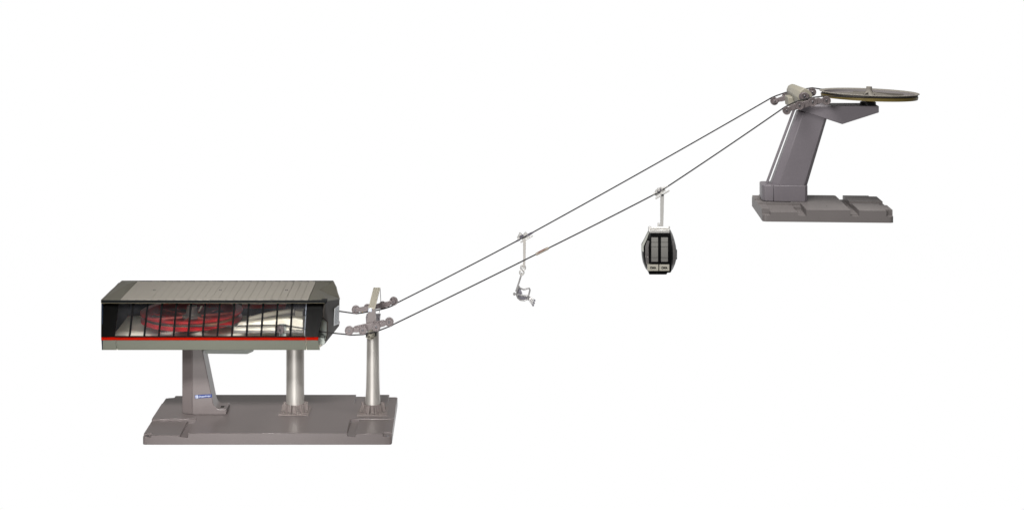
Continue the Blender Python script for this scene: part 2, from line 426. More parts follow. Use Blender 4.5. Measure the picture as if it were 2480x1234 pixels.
# --- skirt and stripe
m = MB()
for x0, x1, x2 in ((XL+4, -854.6, -852.4), (-854.0, -393.6, -393), (-392.8, -363.5, -360)):
    xa = x0 if x0 < -860 else x0+(2.2 if x0 == -854.0 else 0.6)
    m.slab([(x0, 0.5, 253), (x1, 0.5, 253), (x2, 8, 227), (xa, 8, 227)], (0, 3.2, 0))
m.build('skirt_panel', M['skirt'], st, 0.9)
m = MB()
for x0, x1 in ((XL+4, -855.2), (-854.6, -393.8), (-393.0, -363.3)):
    m.box(x0, x1, -0.9, 3.0, 253.2, 260.3)
m.build('stripe', M['red'], st, 0.3)
# --- window
xw0, xw1 = -855.2, -395.4
m = MB().slab([(xw0, fz(261)+0.4, 261), (xw1, fz(261)+0.4, 261), (xw1, fz(333)+0.4, 333), (xw0, fz(333)+0.4, 333)], (0, 1.2, 0))
win = m.build('window', M['glass'], st)
for i in range(1, 13):
    x = xw0 + (xw1-xw0)*i/13
    MB().slab([(x-2.5, fz(262)-0.7, 262), (x+2.5, fz(262)-0.7, 262), (x+2.5, fz(332.6)-0.7, 332.6), (x-2.5, fz(332.6)-0.7, 332.6)], (0, 0.9, 0)).build('mullion', M['mull'], win)
MB().slab([(xw0, fz(261)-0.9, 260.5), (xw1, fz(261)-0.9, 260.5), (xw1, fz(264)-0.9, 263.4), (xw0, fz(264)-0.9, 263.4)], (0, 1, 0)).build('sill', M['mull'], win)
MB().slab([(xw1-1.4, fz(263)-0.6, 263.5), (xw1-0.4, fz(263)-0.6, 263.5), (xw1-0.4, fz(332)-0.6, 332.5), (xw1-1.4, fz(332)-0.6, 332.5)], (0, 0.8, 0)).build('frame_edge', M['print'], win)
# --- back wall, floor
m = MB()
m.slab([(XL-4, 346, 262.5), (-350, 346, 262.5), (-350, 348, 268), (XL-4, 348, 268)], (0, 2.5, 0.5))
m.slab([(XL-4, 347, 262), (-350, 347, 262), (-350, 339, 228), (XL-4, 339, 228)], (0, 2.5, 0))
m.build('back_wall', M['navy'], st)
MB().box(XL+4, -398, 46, 228, 339.5, 341).build('bounce_slab', M['cream'], st)  # unseen pale slab added to bounce light down onto the floor
MB().slab([(XL+2, 345.5, 268), (-352, 345.5, 268), (-352, 326, 310), (XL+2, 326, 310)], (0, 1.2, 0.3)).build('rear_window', M['glass'], st)
m = MB().plan([(XL+5, 9), (-366, 9), (-364, 24), (-360, 40), (-354, 70), (-346, 175), (-350, 338), (XL-3, 338), (XL-3, 50)], 227.3, 231.5)
m.build('floor_deck', M['cream'], st, 0.4)
m = MB().prism([(-662, 180.5), (-556, 179.5), (-541, 186), (-541, 226.5), (-662, 226.5)], 152, 240)
m.build('under_tray', M['entry'], st, 0.8)
# --- nose wall with the rope opening
m = MB()
off = (-3.0, 0.6, 0)
pts = [V.at(791.5, 729.5, 27), V.at(822.3, 725, 175), V.at(820.9, 788.6, 175), V.at(786.5, 832.5, 42), V.at(793, 812, 50), V.at(794, 779, 48), V.at(783, 768, 27), V.at(787.3, 737, 34)]
m.slab(pts, off)
far = [(q[0], q[1], q[2]) for q in (V.at(822.3, 725, 175), V.at(820.9, 788.6, 175))]
m.slab([far[0], (-345, 322, 309), (-345, 348, 262), (-345, 340, 230), (far[1][0]-4, 250, 236), far[1]], (-3, -0.6, 0))
nose = m.build('nose_wall', M['nose'], st, 0.5)
# small printed label on it
def nose_pt(u, v, lift=0.5):
    a_, b_, c2, d2 = [Vector(V.at(x, y, e)) for x, y, e in ((809.5, 745.5, 110), (820.6, 738.3, 168), (819.6, 784.0, 168), (807.8, 788, 108))]
    p = (a_*(1-u)+b_*u)*(1-v) + (d2*(1-u)+c2*u)*v
    return p + Vector((lift, -lift*0.3, 0))
m = MB().slab([nose_pt(0, 0.02, 1.0), nose_pt(1, 0, 1.0), nose_pt(1, 1, 1.0), nose_pt(0, 1, 1.0)], (-0.6, 0, 0))
for i in range(11):
    v = 0.08+i*0.08
    m.add([nose_pt(0.12, v, 1.25), nose_pt(0.88, v-0.01, 1.25), nose_pt(0.88, v+0.02, 1.25), nose_pt(0.12, v+0.03, 1.25)], [(0, 1, 2, 3)], 1)
m.build('info_label', [M['paper'], M['print']], nose)
m = MB()
m.prism([(-386, 232), (-348, 232), (-344, 262), (-350, 292), (-372, 300), (-386, 300)], 84, 88)
m.prism([(-372, 231.8), (-352, 231.8), (-350, 240), (-354, 246), (-372, 246)], 40, 84)
m.build('rope_entry', M['entry'], st, 0.8)

# --- red drive wheel
wx, wy, wz = V.at(464.5, 770, 175)[0], 175, 262
m = MB().lathe([(128, 22), (128, 19), (119, 14.5), (119, 8), (127, 3.5), (127, 0), (112, 0), (112, 22)], (wx, wy, wz), 'z', 96, closed=True)
wh = m.build('drive_wheel', M['wheelred'], st)
MB().lathe([(119.6, 13.8), (119.6, 8.6)], (wx, wy, wz), 'z', 96).build('groove_liner', M['liner'], wh)
m = MB(); mr = MB()
for k in range(6):
    a = 2*math.pi*k/6 + 0.35; u = Vector((math.cos(a), math.sin(a), 0)); w_ = Vector((-u.y, u.x, 0)); c0 = Vector((wx, wy, wz))
    m.slab([c0+u*16-w_*17, c0+u*112.5-w_*34, c0+u*112.5+w_*34, c0+u*16+w_*17], (0, 0, 5))
    mr.slab([c0+u*16-w_*1+Vector((0, 0, 5)), c0+u*112-w_*1+Vector((0, 0, 5)), c0+u*112+w_*1+Vector((0, 0, 5)), c0+u*16+w_*1+Vector((0, 0, 5))], (0, 0, 4.5))
m.build('web', M['wheelred'], wh); mr.build('rib', M['wheelpale'], wh)
m = MB().lathe([(24, 0.5), (24, 9), (15, 12), (12, 34), (0.01, 34)], (wx, wy, wz), 'z', 32); m.build('hub', M['railgrey'], wh)
MB().cyl((wx, wy, 231.6), (wx, wy, 262), 20).build('wheel_post', M['railgrey'], st)
MB().slab([V.at(480, 753, 172), V.at(484, 753, 172), V.at(490, 741, 172), V.at(486, 741, 172)], (0, 6, 0)).build('hub_bracket', M['rail'], wh)
# --- guide rails inside on the right
def rail(name, ups, los, e, th, material, ):
    pts = [V.at(x, y, e) for x, y in ups] + [V.at(x, y, e) for x, y in reversed(los)]
    return MB().prism([(p[0], p[2]) for p in pts], e, e+th).build(name, material, st, 0.8)
rail('guide_rail', [(602, 769), (630, 761), (660, 755), (690, 751), (712, 750)], [(602, 778), (630, 771), (660, 765), (690, 760), (712, 758)], 150, 12, M['rail'])
rail('guide_rail', [(592, 780), (630, 771), (660, 765), (690, 760), (712, 758)], [(592, 792), (630, 780), (660, 776), (690, 772), (712, 772)], 140, 8, M['railgrey'])
rail('guide_rail', [(575, 786), (605, 782), (640, 777), (676, 773), (712, 770), (733, 774)], [(575, 800), (605, 800), (640, 800), (676, 800), (712, 800), (733, 800)], 88, 30, M['rail'])
rail('guide_rail', [(566, 790), (700, 790), (700, 791)], [(566, 800), (700, 802), (700, 802)], 64, 10, M['rail'])
rail('guide_rail', [(566, 800.5), (733, 801)], [(566, 806), (733, 806)], 58, 14, M['railgrey'])
rail('far_rail', [(585, 737), (694, 737)], [(585, 747), (690, 747)], 285, 12, M['wheelred'])
rail('switch_box', [(714, 752), (733, 753)], [(714, 766), (733, 767)], 110, 30, M['beige'])
p = V.at(679, 797, 57)
gr = sheave_mb((p[0], p[2]), 9.6, 55, -1).build('guide_roller', M['sheave'], st)
bolt_mb((p[0], p[2]), 52.4, 2.4).build('bolt', M['steel'], gr)
MB().box(p[0]-4, p[0]+14, 61, 66, 231.5, p[2]+12).build('roller_bracket', M['entry'], st, 0.8)

# ================================================================== valley: pylon
pcx = V.at(903, 880, 175)[0]
py = thing('support_pylon', V, (pcx, 175, 28.4), 'slim silver pylon on the right end of the wide base, with two roller sets', 'pylon')
zz = [(32, 20.4), (51, 19.4), (66, 18.4), (90, 17.2), (125, 16.4), (170, 15.8), (238, 15.2)]
sh = MB().lathe([(0.01, 32)]+[(r, z) for z, r in zz]+[(0.01, 238)], (pcx, 175, 0), 'z', 48).build('shaft', M['silver'], py)
m = MB(); m.plan([(pcx-38, 137), (pcx+38, 137), (pcx+38, 213), (pcx-38, 213)], 26.8, 30.8); flange_ribs(m, pcx, 175, 30.8, 21)
m.build('base_flange', M['flange'], sh, 0.4)
m = MB()
hw = lambda px, e: V.at(px, 770, e)[0]
zt = V.at(900, 745, 72)[2]; zb = V.at(900, 786, 72)[2]
xa, xb, xc, xd = hw(892, 72), hw(908.5, 72), hw(886.5, 72), hw(912, 72)
m.prism([(xc, zb), (xd, zb), (xb, zt-3), (xa, zt-3)], 72, 84)
head = m.build('crossarm', M['taupe'], py, 0.8)
MB().slab([(xa, 72, zt), (xb, 72, zt), (xb+0.5, 296, zt+1), (xa-0.5, 296, zt+1)], (0, 0, -2.9)).build('top_plate', M['armtop_lit'], head, 0.5)
m = MB()
m.box(xd-10, xd-0.4, 84.2, 157, zb-6, zb-0.6)
m.tube([(xb+0.3, 292, zt-1), (xb+2.6, 292, zb)], 0.8, 8)
m.tube([(xd-1, 156, zb-3), (xb+2.6, 292, zb)], 0.8, 8)
m.build('arm_frame', M['grey'], head)
MB().loft([[(pcx-15, 162, 236), (pcx+15, 162, 236), (pcx+15, 190, 236), (pcx-15, 190, 236)], [(pcx-17, 158, zb-1), (pcx+19, 158, zb-1), (pcx+19, 194, zb-1), (pcx-17, 194, zb-1)]]).build('shaft_head', M['grey'], py, 0.6)
q = [V.at(x, y, 71.4) for x, y in ((891.7, 754), (900, 754), (900, 745.5), (893, 745.5))]
MB().slab(q, (0, 0.5, 0)).build('white_tag', M['white'], head)
# screw boss on the shaft front
p = V.at(899, 808.5, 152)
m = MB()
m.lathe([(0.01, -2.5), (5, -3.5), (6.2, -1.5), (7, -1.5), (8, -4), (9, -4), (9, 10), (0.01, 10)], (p[0], 152, p[2]), 'y', 28)
m.build('boss', M['beige'], py)
m = MB(); m.box(p[0]-13.5, p[0]-8.5, 150, 160, p[2]-4, p[2]+2); m.box(p[0]+8.5, p[0]+13.5, 150, 160, p[2]-4, p[2]+2)
m.build('clamp_bolt', M['socket'], py)
m = MB().prism([(p[0]-13.5, p[2]-4.5), (p[0]-4, p[2]-10.5), (p[0]+4, p[2]-10.5), (p[0]+13.5, p[2]-3.5), (p[0]+13.5, p[2]-6), (p[0]+4, p[2]-13.5), (p[0]-4, p[2]-13.5), (p[0]-13.5, p[2]-7.5)], 149, 158)
m.build('clamp', M['beige'], py, 0.4)
VN = [(845.7, 799.7), (878.2, 798.4), (910.9, 790.6), (942.7, 778.7)]
VF = [(861.6, 748.9), (889.5, 744.5), (926.5, 738), (953.3, 728.4)]
nb = battery(py, V, VN, 57, 1, [10.8]*4, 5.2, rock=8.0)
fb = battery(py, V, VF, 293, -1, [10.5, 9.5, 9.5, 10.8], 5.4, bolts=[(876.8, 751.8), (938.2, 738)], rock=6.4)
for kk, (a_, b_) in ((nb, (72, 70.5)), (fb, (278, 296))): pass
a_ = V.at(894, 793, 71); MB().cyl((a_[0], 70.5, a_[2]), (a_[0], 120, a_[2]), 4, n=16).build('axle', M['grey'], nb)
a_ = V.at(908, 741, 278); MB().cyl((a_[0], 230, a_[2]), (a_[0], 280, a_[2]), 4, n=16).build('axle', M['grey'], fb)

# ================================================================== top: base
pl0, pl1 = T.at(1847, 537, -155)[0], T.at(2165, 538, -155)[0]
zt0 = T.at(2000, 538, -155)[2]; zt1 = T.at(1990, 508, -155)[2]
tb = thing('mounting_base', T, ((pl0+pl1)/2, -37, zt0), 'smaller grey plastic base plate with grooves under the upper leaning tower', 'base plate', 'base plates under the stations')
gx = lambda px: T.at(px, 512, -155)[0]
xs = [pl0, gx(1866), gx(1931), gx(1953), gx(2060), gx(2081), gx(2147), pl1]
ys = [-155, -139, -70, -52, -16, 10, 62, 80]
H = zt1
L1, L2, L3 = H-8, H-13, H-15
ht = [
    [L3+1, H-6, L3, H, L3, H-0.5, L3],
    [H-1, H-6, L3, H, L2, H-0.5, H-1],
    [H-5, H-6, L1, H, L2, H-0.5, H-4],
    [H-1, H-1, H, H, L2, H-6, H-6],
    [H-5, H, H, H, L2, H-1, H-1],
    [H-1, H, H, H, L2, H-1, H-1],
    [H-7, H-2, H-2, H-2, L2, H-2, H-8]]
tplate = plate_build('plate', xs, ys, ht, zt0, M['basegrey'], tb, corner=10, bevel=1.4)
p = T.at(2002, 497, -100)
MB().lathe([(0.01, 0.35), (1.3, 0.35), (1.3, -0.5)], (p[0], -100, H), 'z', 10).build('pin_hole_dark', M['socket'], tplate)  # flat black disc painting the dark inside a small hole

# ================================================================== top: return station
p = T.at(1910, 488, 0)
rs = thing('return_station', T, (p[0], 0, H), 'leaning grey tower holding a large flat grey and yellow return wheel', 'station')
# collar
zc0, zc1 = H-1.0, T.at(1915, 449.5, -40)[2]
X = lambda px, e, y=470: T.at(px, y, e)[0]
m = MB().plan([(X(1874, -40), -40), (X(1950, -40), -40), (X(1957, -40), -32), (X(1957, -40), 34), (X(1950, -40), 40), (X(1874, -40), 40)], zc0+1.4, zc1)
col = m.build('collar', M['grey'], rs, 1.2)
m = MB().plan([(X(1852, -34), -36), (X(1873.6, -40), -38), (X(1873.6, -40), 38), (X(1852, -34), 36), (X(1846, -30), 26), (X(1846, -30), -26)], zc0+1.4, zc1-0.8)
m.build('collar_front', M['grey'], col, 1.0)
# leaning tower
def ring(z, fl, fr, r, l):
    return [(fl, -33, z), (fr, -33, z), (r, -22, z), (r, 22, z), (fr, 33, z), (fl, 33, z), (l, 16, z), (l, -16, z)]
za, zb_ = zc1-4, T.at(1960, 272, -33)[2]
def edge(p0, p1, e, z):
    a_, b_ = T.at(*p0, e), T.at(*p1, e); k = (z-a_[2])/(b_[2]-a_[2]); return a_[0]+(b_[0]-a_[0])*k
rr = []
for z in (za, zb_):
    rr.append(ring(z, edge((1886, 450), (1944, 275), -33, z), edge((1948, 449), (1996, 290), -33, z), edge((1955, 448), (2002, 290), -22, z), edge((1867, 449), (1932, 272), -16, z)))
m = MB().loft(rr); m.build('tower', M['grey'], rs, 1.5)
# ladder strip
a_, b_ = T.at(1854, 451, 0), T.at(1923.5, 264, 0)
lad = MB()
du = Vector(b_)-Vector(a_)
for e in (-8, 8): lad.tube([(a_[0], e, a_[2]), (b_[0], e, b_[2])], 1.9, 8)
for k in range(1, 14):
    q = Vector(a_)+du*(k/14); lad.tube([(q.x, -8, q.z), (q.x, 8, q.z)], 1.1, 6)
lad.build('ladder', M['grey'], rs)
# arm under the wheel
f = [T.at(x, y, -37) for x, y in ((1936, 257), (2128.7, 256.8), (2128.7, 272.7), (2040, 301), (1935, 266.5))]
arm = MB().prism([(q[0], q[2]) for q in f], -37, 37).build('arm', M['grey'], rs, 1.2)
zarm = f[1][2]
hub = T.at(2105, 222, 0); hx = hub[0]
p = T.at(2102, 252, 0)
MB().lathe([(0.01, 7), (18, 7), (20, 5.5), (20, -0.5), (0.01, -0.5)], (hx-3, 0, zarm), 'z', 40).build('bearing_disc', M['rubber'], arm)
# head over the ropes
nr = [T.at(x, y, -84) for x, y in ((1931, 236), (1937, 222), (1948, 213.5), (1957, 216.5), (1969, 231), (1958, 247), (1934, 251))]
fr_ = [T.at(x, y, 96) for x, y in ((1904.5, 217), (1908.5, 207.5), (1918, 203), (1926, 205), (1936, 218), (1930, 236), (1908, 238))]
hd = MB().loft([nr, fr_]).build('head', M['beige'], rs, 2.0, seg=3)
m = MB().prism([(q[0], q[2]) for q in [T.at(x, y, -38) for x, y in ((1914, 262), (1950, 262), (1950, 236), (1914, 240))]], 0, 60); m.build('neck', M['beige'], hd, 1.5)
p = T.at(1947, 233, -86)
m = MB().prism([(p[0]+13.5*math.cos(a)*1.0, p[2]+10*math.sin(a)) for a in [math.pi/8+k*math.pi/4 for k in range(8)]], -92, -84); m.build('end_plate', M['sheaveface'], hd, 0.6)
sm = MB().lathe([(0.01, -3), (6.4, -3), (7.2, -5), (8.8, -5), (9, 3), (0.01, 3)], (p[0], -92, p[2]), 'y', 28); sm.build('roller', M['sheave'], hd)
bolt_mb((p[0], p[2]), -95.5, 3.2).build('bolt', M['steel'], hd)
TN = [(1905.2, 268), (1936, 255.5), (1967.7, 247), (2001.1, 243.5)]
TF = [(1875.3, 245), (1903, 234), (1940, 227), (1966.8, 223)]
tn = battery(rs, T, TN, -118, 1, [9.9, 10.7, 10.9, 10.8], 5.4, rock=7.5)
tf = battery(rs, T, TF, 118, -1, [10.4, 9.6, 9.6, 10.6], 5.4, bolts=[(1893, 238)], rock=6.0)
a_ = T.at(1952, 251, -100); MB().cyl((a_[0], -104, a_[2]), (a_[0], -30, a_[2]), 4.5, n=16).build('axle', M['grey'], tn)
a_ = T.at(1921, 230, 100); MB().cyl((a_[0], 90, a_[2]), (a_[0], 106, a_[2]), 4.5, n=16).build('axle', M['grey'], tf)
# return wheel, slightly tilted
zr = hub[2]
def tilt(mb, cz=zr):
    mb.v = [(x, y, z - (x-hx)*0.0235 - y*0.019) for x, y, z in mb.v]; return mb
m = MB().lathe([(122.5, -0.2), (123.4, -1.4), (122.6, -2.0), (118, -3.6), (117.6, -4.4), (112.6, -4.4), (112.6, -2.8), (119.5, 0)], (hx, 0, zr), 'z', 128, closed=True)
rw = tilt(m).build('return_wheel', M['rim'], rs)
tilt(MB().lathe([(117.3, -4.5), (116.2, -4.8), (116.2, -6.6), (118.0, -7.1), (112.6, -7.1), (112.6, -4.5)], (hx, 0, zr), 'z', 128, closed=True)).build('rope_groove', M['rubber'], rw)
tilt(MB().lathe([(117, -7.2), (118.8, -7.2), (120.2, -8.6), (119, -15.2), (112, -15.2), (112, -7.2)], (hx, 0, zr), 'z', 128, closed=True)).build('rim_liner', M['yellow'], rw)
m = MB().lathe([(112.5, -3.0), (111, -9.5), (104, -11.8), (60, -11.5), (20, -9.5), (0.01, -9.5), (0.01, -13), (60, -14), (108, -14.6)], (hx, 0, zr), 'z', 96)
tilt(m).build('web', M['web'], rw)
m = MB()
for k in range(5):
    a = 2*math.pi*k/5+0.5; u = Vector((math.cos(a), math.sin(a), 0)); w_ = Vector((-u.y, u.x, 0))*1.1; c0 = Vector((hx, 0, zr))
    pts = [c0+u*12-w_+Vector((0, 0, -9.4)), c0+u*110-w_+Vector((0, 0, -12)), c0+u*110-w_+Vector((0, 0, -7.5)), c0+u*20-w_+Vector((0, 0, -1.5)), c0+u*12-w_+Vector((0, 0, 0))]
    m.slab(pts, w_*2)
tilt(m).build('rib', M['rim'], rw)
m = MB().lathe([(16, -10), (13, -6), (9.6, -2), (7.4, 4), (7.4, 12.2), (6.6, 13), (0.01, 13)], (hx, 0, zr), 'z', 12)
for k in range(6):
    a = 2*math.pi*k/6; m.cyl((hx+17*math.cos(a), 17*math.sin(a), zr-10), (hx+17*math.cos(a), 17*math.sin(a), zr-4), 2.4, n=8)
tilt(m).build('hub', M['rim'], rw)
MB().cyl((hx, 0, zarm+6), (hx, 0, zr-12), 9).build('shaft', M['dark'], rs)

# ================================================================== rope: one closed loop
vw = lambda px, py_, d: Vector(V.at(px, py_, d))
tw_ = lambda px, py_, e: Vector(T.world(T.at(px, py_, e)))
path = []
for k in range(25):                                   # round the red wheel: far side to near side
    a = math.pi/2 + math.pi*k/24
    path.append(Vector((wx+119.5*math.cos(a), wy+119.5*math.sin(a), wz+11.2)))
path += [vw(600, 788, 56), vw(676, 786.6, 56), vw(690, 787, 56.5), vw(740, 795.5, 57), vw(780, 803, 57), vw(838, 809, 57), vw(847, 810.8, 57), vw(879, 809.4, 57), vw(898, 806, 57), vw(915, 800.6, 57), vw(931, 794.5, 57), vw(947, 788.4, 57), vw(954, 784.2, 57)]
def span(p0, p1, n, sag):
    return [p0.lerp(p1, i/n) - Vector((0, 0, sag*4*(i/n)*(1-i/n))) for i in range(1, n)]
gq = vw(1598.5, 463.5, 64); cq = vw(1313, 608, 60)
n_end = tw_(1900.5, 259.4, -118)
path += span(path[-1], cq, 6, 1.0) + [cq] + span(cq, gq, 6, 1.0) + [gq] + span(gq, n_end, 8, 1.5)
path += [n_end, tw_(1915, 252, -118), tw_(1931, 245.2, -118), tw_(1945, 241, -118), tw_(1965, 236.6, -118), tw_(1985, 234.2, -118), tw_(2000, 232.9, -118)]
for k in range(49):                                   # round the return wheel
    a = -math.pi/2 + math.pi*k/48
    q = (hx+117.6*math.cos(a), 117.6*math.sin(a)); z = zr-5.7-(q[0]-hx)*0.0235-q[1]*0.019
    path.append(Vector(T.world((q[0], q[1], z))))
fz_e = tw_(1869, 236.6, 118)
path += [tw_(1988, 216.0, 118), tw_(1967, 212.8, 118), tw_(1940, 217, 118), tw_(1903, 224, 118), tw_(1880, 232, 118), fz_e]
hq = vw(1270, 573.5, 301)
path += span(fz_e, hq, 12, 2.5) + [hq]
v_end = vw(961, 733, 293)
path += span(hq, v_end, 8, 1.5) + [v_end, vw(955, 737.6, 293), vw(941, 743.4, 293), vw(928, 747.4, 293), vw(909, 751.6, 293), vw(891, 754.4, 293), vw(876, 757.2, 293), vw(863, 758.9, 293), vw(822, 753, 293), vw(740, 746.5, 294), vw(640, 741, 294.5)]
rope = MB().tube(path, 1.65, 8, closed=True).build('haul_rope', M['rope'])
rope['label'] = 'long thin black haul rope loop running between both stations'; rope['category'] = 'rope'
BASE[rope.name] = (0, 0, 0)
dv = (gq-cq).normalized(); up = Vector((0, -1, 0)).cross(dv).normalized()
if up.z < 0: up = -up
o_ = cq
m = MB(); m.tube([o_-dv*18, o_-dv*16, o_+dv*16, o_+dv*18], [1.8, 3.4, 3.4, 1.8], 16)
m.build('splice_sleeve', M['ferrule'], rope)
m = MB(); m.tube([o_-dv*11+up*1.6-Vector((0,1.2,0)), o_+dv*9+up*1.6-Vector((0,1.2,0))], 2.1, 14); m.build('splice_band', M['sleeve'], rope)

# ================================================================== gondola
GD = 64
G = lambda px, y, d=GD: V.at(px, y, d)
gx0 = G(1597, 610)[0]
gz = lambda y: G(1597, y)[2]
go = thing('gondola_cabin', V, (gx0, GD, gz(665)), 'black closed gondola cabin with silver hanger on the lower front rope', 'gondola')
lev = [(556, 24, 27, 20), (566, 31, 32, 27), (578, 36.5, 36, 32), (592, 44, 39.5, 36), (606, 44, 41.5, 38), (620, 43, 42, 38.5), (634, 41, 39, 37.5), (648, 35, 33, 34), (652, 32, 29, 31), (655, 27, 24, 28)]
def lv(y):
    for a_, b_ in zip(lev, lev[1:]):
        if a_[0] <= y <= b_[0]:
            k = (y-a_[0])/(b_[0]-a_[0]); return [a_[i]+(b_[i]-a_[i])*k for i in range(4)]
    return list(lev[0] if y < lev[0][0] else lev[-1])
FLAT = 25.0
def gring(y, inset=0):
    _, l, r, h = lv(y); z = gz(y); fl = min(FLAT, l*0.9); fr = min(FLAT, r*0.9)
    return [(gx0-fl, GD-h, z), (gx0+fr, GD-h, z), (gx0+r*0.93, GD-h*0.55, z), (gx0+r, GD-h*0.2, z), (gx0+r, GD+h*0.2, z), (gx0+r*0.93, GD+h*0.55, z), (gx0+fr, GD+h, z),
            (gx0-fl, GD+h, z), (gx0-l*0.93, GD+h*0.55, z), (gx0-l, GD+h*0.2, z), (gx0-l, GD-h*0.2, z), (gx0-l*0.93, GD-h*0.55, z)]
cab = MB().loft([gring(y) for y in (556, 561, 566, 572, 578, 585, 592, 599, 606, 613, 620, 628, 636, 643, 648, 651, 654)]).build('shell', M['cab'], go, 0.6)
def pane(name, x0, x1, ys_, material, thick=0.7, parent=cab, lift=0.5):
    m = MB(); n = len(ys_); vs = []
    for q in (-lift, thick):
        for y in ys_:
            yl = y-7.4; h = lv(yl)[3]; z = gz(yl)
            vs += [(G(x0, y, GD-h)[0], GD-h+q, z), (G(x1, y, GD-h)[0], GD-h+q, z)]
    fs = [(2*i, 2*i+1, 2*i+3, 2*i+2) for i in range(n-1)] + [(2*n+2*i, 2*n+2*i+2, 2*n+2*i+3, 2*n+2*i+1) for i in range(n-1)]
    fs += [(0, 2*n, 2*n+1, 1), (2*n-2, 2*n-1, 4*n-1, 4*n-2)]
    fs += [(2*i, 2*i+2, 2*n+2*i+2, 2*n+2*i) for i in range(n-1)] + [(2*i+1, 2*n+2*i+1, 2*n+2*i+3, 2*i+3) for i in range(n-1)]
    m.add(vs, fs); return m.build(name, material, parent)
yy = [576.5, 582, 587, 592, 598, 604, 610, 616, 622, 628, 633]
dw = []
for x0, x1 in ((1577.5, 1593.5), (1601, 1617.5)):
    w1 = pane('door_window', x0, x1, yy, M['cabglass']); dw.append(w1)
    for y in (587.3, 597.5, 623): pane('bar', x0, x1, [y-0.5, y+0.5], M['cabline'], 0.3, w1, 0.8)
def side_pane(side, ys_, t0, t1, name, material, lift=0.6):
    """Strip on the slanted front corner of the shell, from t0 to t1 of its width."""
    vs, m = [], MB(); n = len(ys_)
    for y in ys_:
        r = gring(y); a_, b_ = (Vector(r[1]), Vector(r[2])) if side > 0 else (Vector(r[0]), Vector(r[11]))
        nn = Vector((side*0.6, -0.8, 0))*lift
        vs += [a_.lerp(b_, t0)+nn, a_.lerp(b_, t1)+nn]
    vs += [v-Vector((side*0.6, -0.8, 0))*(lift+0.6) for v in vs]
    fs = [(2*i, 2*i+1, 2*i+3, 2*i+2) for i in range(n-1)] + [(2*n+2*i, 2*n+2*i+2, 2*n+2*i+3, 2*n+2*i+1) for i in range(n-1)]
    fs += [(0, 2*n, 2*n+1, 1), (2*n-2, 2*n-1, 4*n-1, 4*n-2)]
    fs += [(2*i, 2*i+2, 2*n+2*i+2, 2*n+2*i) for i in range(n-1)] + [(2*i+1, 2*n+2*i+1, 2*n+2*i+3, 2*i+3) for i in range(n-1)]
    return m.add(vs, fs).build(name, material, cab)
sy = [578, 585, 592, 599, 606, 613, 620, 628, 634]
side_pane(-1, sy, 0.32, 0.78, 'side_window', M['cabside']); side_pane(1, sy, 0.32, 0.78, 'side_window', M['cabside'])
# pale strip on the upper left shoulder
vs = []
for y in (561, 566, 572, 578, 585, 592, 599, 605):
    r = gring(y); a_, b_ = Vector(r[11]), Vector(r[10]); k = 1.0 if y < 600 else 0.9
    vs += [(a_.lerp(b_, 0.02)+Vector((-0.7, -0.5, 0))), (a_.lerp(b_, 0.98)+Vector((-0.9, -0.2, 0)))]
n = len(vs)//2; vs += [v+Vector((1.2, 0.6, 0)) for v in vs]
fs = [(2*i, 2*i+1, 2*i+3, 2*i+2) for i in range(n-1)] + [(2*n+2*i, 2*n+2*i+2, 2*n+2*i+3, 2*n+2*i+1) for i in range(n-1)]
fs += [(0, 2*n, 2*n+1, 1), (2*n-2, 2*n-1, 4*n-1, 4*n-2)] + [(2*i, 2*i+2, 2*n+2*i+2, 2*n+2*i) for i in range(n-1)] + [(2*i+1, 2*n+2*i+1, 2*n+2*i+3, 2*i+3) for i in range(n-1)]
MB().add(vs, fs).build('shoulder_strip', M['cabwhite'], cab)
# maker's plates
for x0, x1 in ((1568.5, 1594.5), (1597, 1621)):
    e = GD-lv(634)[3]-3.0
    a_, b_ = G(x0, 655.3, e), G(x1, 640.3, e)
    m = MB().slab([(a_[0], e, a_[2]), (b_[0], e, a_[2]), (b_[0], e+1.5, b_[2]), (a_[0], e+1.5, b_[2])], (0, 9, 0))
    cx2, cz2 = (a_[0]+b_[0])/2, (a_[2]+b_[2])/2-0.6
    tvs, tfs = text_mesh('CWA', 9.4, 0, 0.6, 0.3)
    k = 15.2/(max(v[0] for v in tvs)-min(v[0] for v in tvs))
    m.add([(cx2+x*k, e+0.55-q+(z*0.1), cz2+z*k*1.12) for x, z, q in tvs], tfs, 1)
    m.build('name_plate', [M['plate'], M['mull']], go, 0.0)
pts = [G(x, y, GD-29) for x, y in ((1570, 655), (1620, 655), (1614, 664.5), (1572.5, 664.5))]
m = MB().prism([(q[0], q[2]) for q in pts], GD-29, GD+24); fl = m.build('floor_tray', M['cab'], go, 0.8)
q = G(1591, 660.5, GD-29); bolt_mb((q[0], q[2]), GD-29.6, 1.1).build('bolt', M['steel'], fl)
# roof bar and hanger
m = MB(); q0, q1 = G(1573, 552.2, GD-14), G(1620, 552.2, GD-14)
m.tube([(q0[0], GD-14, q0[2]), (q1[0], GD-14, q1[2])], 3.5, 12)
for q in (q0, q1): m.tube([(q[0], GD-16, q[2]-8), (q[0], GD-16, q[2]+5)], 2.2, 10)
cb = m.build('roof_bar', M['chrome'], go)
m = MB(); q0, q1 = G(1574, 564, GD-24), G(1622, 556.6, GD-24)
m.box(q0[0], q1[0], GD-24, GD+18, q0[2], q1[2]); m.build('roof_frame', M['chrome'], go, 1.0)
m = MB(); a_, b_ = G(1602.6, 471), G(1600.6, 551)
m.prism([(G(x, y)[0], G(x, y)[2]) for x, y in ((1598.2, 470), (1600.5, 466), (1604.5, 466), (1606.8, 470), (1605, 540), (1604.5, 549), (1596, 551.5), (1596, 546), (1598, 536))], GD-13, GD-6)
m.tube([(G(1593.3, 538)[0], GD-12, gz(537.5)), (G(1593.3, 552)[0], GD-12, gz(553))], [2.4, 2.0], 10)
